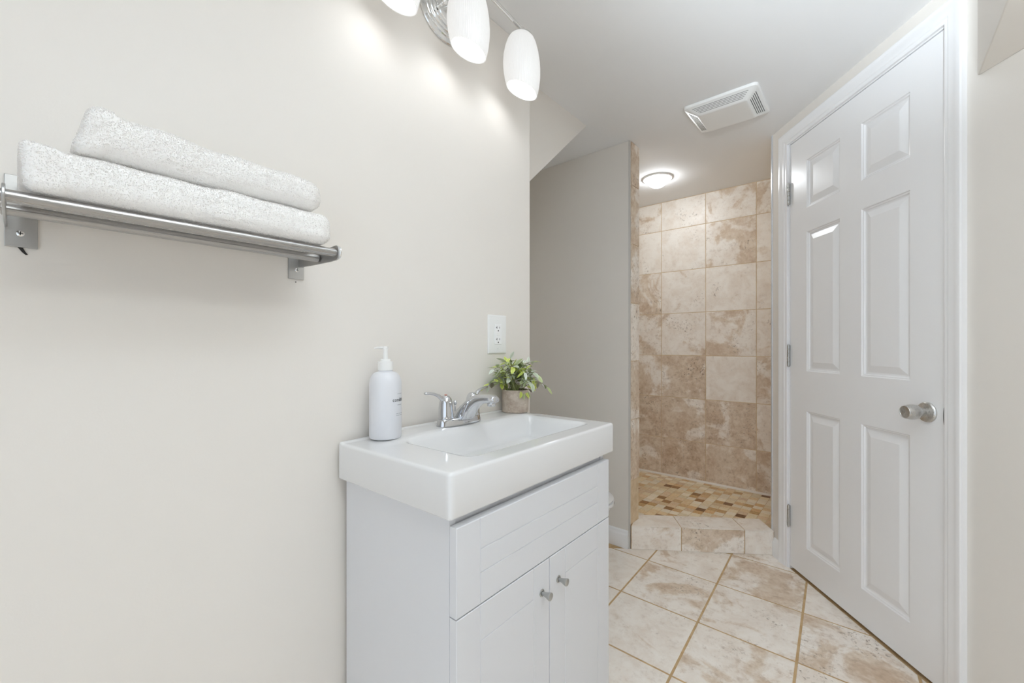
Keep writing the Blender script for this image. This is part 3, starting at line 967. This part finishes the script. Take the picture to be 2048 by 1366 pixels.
# ------------------------------------------------------------------ towels
def towel(name, label, lo, hi, rad, shear, sag, seed_, end_roll):
    g = np.random.default_rng(seed_)
    lo, hi = np.array(lo), np.array(hi)
    n = (26, 64, 16)
    V, F, idx = [], [], {}
    def vid(i, j, k):
        key = (i, j, k)
        if key not in idx:
            idx[key] = len(V); V.append([i / n[0], j / n[1], k / n[2]])
        return idx[key]
    for j in range(n[1]):
        for i in range(n[0]):
            for k, fl_ in ((0, 0), (n[2], 1)):
                q = (vid(i, j, k), vid(i + 1, j, k), vid(i + 1, j + 1, k), vid(i, j + 1, k)); F.append(q if fl_ else q[::-1])
        for k in range(n[2]):
            for i, fl_ in ((0, 0), (n[0], 1)):
                q = (vid(i, j, k), vid(i, j + 1, k), vid(i, j + 1, k + 1), vid(i, j, k + 1)); F.append(q if fl_ else q[::-1])
    for i in range(n[0]):
        for k in range(n[2]):
            for j, fl_ in ((0, 1), (n[1], 0)):
                q = (vid(i, j, k), vid(i + 1, j, k), vid(i + 1, j, k + 1), vid(i, j, k + 1)); F.append(q if fl_ else q[::-1])
    T = np.array(V)
    P = lo + (hi - lo) * T
    r0, r1, rf = rad            # radius at the near end, the far end, along the front
    rr = r0 + (r1 - r0) * np.clip((T[:, 1] - .5) / .4, 0, 1)
    rr = np.where((T[:, 1] > .08) & (T[:, 1] < .92), np.maximum(rf, 0), rr)
    rad_v = np.stack([np.full(len(P), rf), rr, np.minimum(rr, .5 * (hi[2] - lo[2]))], 1)
    r = np.minimum(rad_v.min(1), .499 * (hi[2] - lo[2]))[:, None]
    inner = np.clip(P, lo + r, hi - r)
    d = P - inner
    L = np.linalg.norm(d, axis=1, keepdims=True)
    Q = np.where(L > 1e-9, inner + d / np.maximum(L, 1e-9) * r, P)
    t = (Q[:, 1] - lo[1]) / (hi[1] - lo[1]); h = (Q[:, 2] - lo[2]) / (hi[2] - lo[2])
    Q[:, 2] += sag(t, h)
    Q[:, 1] += shear * (h - .3) * (1 - t)
    # soft unevenness
    for s_ in range(14):
        w = g.uniform(18, 90, 3); ph = g.uniform(0, 6.28); a = g.uniform(.0001, .00045)
        Q[:, 2] += a * np.sin(Q @ w + ph) * (h > .15)
        Q[:, 0] += a * np.sin(Q @ w[::-1] + ph) * (T[:, 0] > .5)
    if end_roll:                 # the near end shows the turned edge: hollow with a thick rim
        e = np.maximum(0, 1 - t / .06)
        cx, cz = (lo[0] + hi[0]) / 2, .46
        rho = np.sqrt(((Q[:, 0] - cx) / (.42 * (hi[0] - lo[0]))) ** 2 + ((h - cz) / .40) ** 2)
        Q[:, 1] += .011 * np.clip(1 - rho, 0, 1) ** .7 * (e > 0)
    me = bpy.data.meshes.new(name)
    org = np.array([(lo[0] + hi[0]) / 2, (lo[1] + hi[1]) / 2, lo[2]])
    me.from_pydata([tuple(p - org) for p in Q], [], F)
    me.materials.append(M['towel'])
    me.polygons.foreach_set('use_smooth', [True] * len(me.polygons))
    o = bpy.data.objects.new(name, me); COL.objects.link(o)
    o.location = tuple(org)
    tag(o, label, 'towel', 'white towels on the wall rack')
    # terry pile: short bent loops standing on the surface
    me.calc_loop_triangles()
    tri = np.array([tr.vertices[:] for tr in me.loop_triangles]); pv = Q - org
    A, B, Cc = pv[tri[:, 0]], pv[tri[:, 1]], pv[tri[:, 2]]
    nv = np.cross(B - A, Cc - A); ar = np.linalg.norm(nv, axis=1); nv /= ar[:, None]
    cen = pv.mean(0)
    flip = np.sum(nv * ((A + B + Cc) / 3 - cen), 1) < 0; nv[flip] *= -1
    m = 110000
    pick = g.choice(len(tri), m, p=ar / ar.sum())
    u, v = g.random(m), g.random(m); sw = u + v > 1; u[sw], v[sw] = 1 - u[sw], 1 - v[sw]
    p = A[pick] + (B - A)[pick] * u[:, None] + (Cc - A)[pick] * v[:, None]
    nn = nv[pick] + g.normal(0, .40, (m, 3)); nn /= np.linalg.norm(nn, axis=1)[:, None]
    sd = np.cross(nn, g.normal(0, 1, (m, 3))); sd /= np.linalg.norm(sd, axis=1)[:, None]
    ln = (g.uniform(.0009, .0020, m) * np.where(nv[pick][:, 2] < -.5, .45, 1.0))[:, None]; wd = g.uniform(.0004, .0007, m)[:, None]
    bend = np.cross(nn, sd) * ln * g.uniform(-.5, .5, (m, 1))
    pts = np.stack([p - sd * wd, p + sd * wd, p + nn * ln * .6 + sd * wd * .9 + bend * .4, p + nn * ln * .6 - sd * wd * .9 + bend * .4, p + nn * ln + bend], 1).reshape(-1, 3)
    k = np.arange(m) * 5
    faces = np.concatenate([np.stack([k, k + 1, k + 2, k + 3], 1)]).tolist() + np.stack([k + 3, k + 2, k + 4], 1).tolist()
    pm = bpy.data.meshes.new('pile'); pm.from_pydata(pts.tolist(), [], faces); pm.materials.append(M['pile'])
    po = bpy.data.objects.new('pile', pm); COL.objects.link(po); po.parent = o; po['kind'] = 'stuff'
    return o
RZ = 1.2760
towel('towel', 'thick folded white towel lying directly on the steel rack bars', (.010, .0040, RZ - .0090), (.1905, .3880, RZ + .0490), (.010, .029, .020), -.004, lambda t, h: -.002 * t * h, 3, False)
towel('towel', 'smaller rolled white towel on top of the other towel', (.022, .0500, RZ + .0525), (.1860, .3730, RZ + .1190), (.012, .027, .026), .018, lambda t, h: -.0015 * t - .0130 * t * h + .0008 * np.sin(t * 9), 5, True)

# ------------------------------------------------------------------ vanity light
LX, LY, LZ = .1050, .8190, 2.0670
vl = thing('vanity_light', 'polished wall light with lit white glass shades above the sink', 'wall light', (0, LY, LZ))
bp = MB().lathe([(.094, .0004), (.0945, .004), (.093, .0070), (.0800, .0085), (.0785, .0120), (.0760, .0140), (.0690, .0140), (.0675, .0170), (.0650, .0185), (.0585, .0185), (.057, .0215), (.0540, .0230), (.0480, .0232), (.0460, .0260), (.020, .0275), (.0005, .0278)], (0, .0, 0), 'x', 72).build('backplate', M['chrome_soft'], vl, angle=25)
for dy in (-.0430, .0430):
    MB().lathe([(.0055, .026), (.0055, .029), (.0036, .0305), (.0036, .0350), (.0055, .0365), (.0065, .0395), (.0055, .0425), (.0038, .0440), (.0048, .0460), (.0075, .0500), (.0085, .0545), (.0075, .0590), (.0045, .0615), (.0004, .0622)], (0, dy, -.028), 'x', 24).build('finial', M['chrome_soft'], bp)
SP = .2360
armp = [(LX, SP * t, .0285 + .0180 * math.cos(t * PI * .5) - .004 * (1 - math.cos(t * PI)) * .0) for t in [i / 12 for i in range(-12, 13)]]
ab = MB().tube(armp, .0058, 18)
ab.tube([(.024, 0, .0), (.055, 0, .008), (.085, 0, .030), (LX, 0, .0460)], [.0075, .0068, .0062, .0060], 18)
ab.build('arm', M['chrome_soft'], vl)
SHp = [(.0345, 0), (.0400, -.006), (.0465, -.020), (.0530, -.042), (.0578, -.068), (.0596, -.094), (.0590, -.118), (.0560, -.142), (.0515, -.163), (.0492, -.1720)]
def shade_mesh():
    n = 72 * 4; rs = []
    pts = SHp + [(.0468, -.1715)] + [(r - .0032, z) for r, z in reversed(SHp[:-1])]
    fine = []
    for a, b in zip(pts[:-1], pts[1:]):
        fine.append(a)
    fine.append(pts[-1])
    for q, (r, z) in enumerate(fine):
        amp = .00038 if 0 < q < len(SHp) - 1 else 0
        rs.append([((r + amp * math.cos(72 * 2 * PI * i / n)) * math.cos(2 * PI * i / n), (r + amp * math.cos(72 * 2 * PI * i / n)) * math.sin(2 * PI * i / n), z) for i in range(n)])
    return MB().rings(rs, True, False, False)
for k in (-1, 0, 1):
    zt = .0040 if k else .0070
    y = k * SP
    so = shade_mesh().xf(lambda a, b, c: (a + LX, b + y, c + zt - (.8 * a + .6 * b) * (.10 + .30 * min(1, -c / .172)))).build('shade', M['shade'], vl, angle=60)
    hb = MB().lathe([(.0340, zt - .004), (.0345, zt + .002), (.0300, zt + .006), (.0120, zt + .0095), (.0075, zt + .012), (.0075, zt + .0145), (.0098, zt + .0180), (.0108, zt + .0225), (.0098, zt + .0275), (.0065, zt + .0310), (.0004, zt + .0322)], (LX, y, 0), 'z', 32)
    hb.build('holder', M['chrome_soft'], vl, angle=30)
    MB().lathe([(.012, zt - .030), (.013, zt - .060), (.017, zt - .090), (.024, zt - .112), (.029, zt - .130), (.0285, zt - .142), (.022, zt - .156), (.011, zt - .163), (.0004, zt - .1645)], (LX, y, 0), 'z', 28).build('bulb', M['bulb'], vl)

# ------------------------------------------------------------------ shower ceiling lamp and exhaust fan
cl = thing('ceiling_light', 'small round lit dome lamp in the shower ceiling', 'ceiling light', (-.0960, 2.7000, CEIL))
MB().lathe([(.0935, -.0002), (.0940, -.004), (.0910, -.0075), (.0840, -.0090), (.0770, -.0070), (.0765, -.0004)], n=64).build('trim_ring', plain('satin_ring', srgb(244, 244, 244), .35), cl)
MB().lathe([(.0768, -.004), (.0740, -.012), (.0660, -.022), (.0600, -.030), (.0500, -.042), (.0360, -.052), (.0180, -.058), (.0005, -.0595)], n=64, cap0=False).build('dome', M['dome'], cl)

ef = thing('exhaust_fan', 'white slotted exhaust fan cover on the ceiling', 'exhaust fan', (.4570, 2.1150, CEIL))
def rr_ring(hx, hy, r, z, n=8):
    out = []
    for cx, cy, a0 in ((hx - r, hy - r, 0), (-hx + r, hy - r, PI / 2), (-hx + r, -hy + r, PI), (hx - r, -hy + r, 1.5 * PI)):
        for i in range(n + 1):
            a = a0 + PI / 2 * i / n
            out.append((cx + r * math.cos(a), cy + r * math.sin(a), z))
    return out
FX, FY, FB = .1500, .1430, .0385
ring_p = [(0, .018, -.0003), (0, .018, -.006), (.0025, .017, -.011), (.044, .012, -.0330), (.048, .010, -.0362), (.053, .008, -FB), (.060, .006, -FB)]
MB().rings([rr_ring(FX - i, FY - i, r, z) for i, r, z in ring_p]).build('cover', M['plastic'], ef, angle=30)
sv = MB()
def slot(a, b, w, up_):
    a, b, up_ = Vector(a), Vector(b), Vector(up_)
    d = (b - a).normalized(); s_ = d.cross(up_).normalized() * w; h_ = up_.normalized() * .0006
    sv.add([tuple(p) for p in (a - s_ + h_, b - s_ + h_, b + s_ + h_, a + s_ + h_, a - s_ - h_, b - s_ - h_, b + s_ - h_, a + s_ - h_)],
           [(0, 1, 2, 3), (7, 6, 5, 4), (0, 4, 5, 1), (1, 5, 6, 2), (2, 6, 7, 3), (3, 7, 4, 0)])
for q in range(5):
    t = .30 + .15 * q
    ins = .0025 + (.044 - .0025) * t; z = -.011 + (-.0330 + .011) * t
    for sg in (-1, 1):
        nu = Vector((0, sg * .022, -.0415))
        L_ = FX - ins - .022
        slot((-L_, sg * (FY - ins), z), (L_, sg * (FY - ins), z), .0007, nu)
        nu = Vector((sg * .022, 0, -.0415))
        L_ = FY - ins - .030
        slot((sg * (FX - ins), -L_, z), (sg * (FX - ins), L_, z), .0013, nu)
sv.build('vent_slots', M['slot'], ef)

# ------------------------------------------------------------------ toilet in the alcove (only the rim of its bowl shows past the vanity)
to_ = thing('toilet', 'white toilet mostly hidden behind the vanity, rim just showing', 'toilet', (-.674, 1.715, 0))
def egg(L0, L1, w, z, n=40):
    out = []
    for i in range(n):
        t = 2 * PI * i / n
        c = math.cos(t)
        x = (L0 + L1) / 2 + (L1 - L0) / 2 * c
        k = 1.0 if c < 0 else (1 - .10 * c * c)
        out.append((x, w * k * math.sin(t), z))
    return out
MB().rings([egg(.16, .56, .115, 0), egg(.16, .56, .112, .06), egg(.18, .58, .115, .14), egg(.20, .66, .150, .25), egg(.21, .73, .178, .31), egg(.21, .745, .182, .345), egg(.22, .735, .172, .352)]).build('bowl', M['porcelain'], to_, angle=60)
MB().rings([egg(.23, .755, .184, .354), egg(.225, .760, .188, .360), egg(.23, .757, .186, .370), egg(.25, .74, .17, .372)]).build('seat', M['porcelain'], to_, angle=60)
MB().rings([egg(.23, .752, .182, .374), egg(.23, .755, .184, .382), egg(.25, .735, .165, .391), egg(.3, .66, .10, .394)]).build('lid', M['porcelain'], to_, angle=60)
MB().box((.0, -.20, .355), (.195, .20, .655)).build('tank', M['porcelain'], to_, bevel=.02, segs=4)
MB().box((-.01, -.21, .657), (.205, .21, .685)).build('tank_lid', M['porcelain'], to_, bevel=.012, segs=3)
MB().tube([(.19, .13, .60), (.210, .13, .60), (.217, .11, .598), (.217, .06, .590)], [.010, .008, .006, .005], 12).build('flush_lever', M['chrome'], to_)
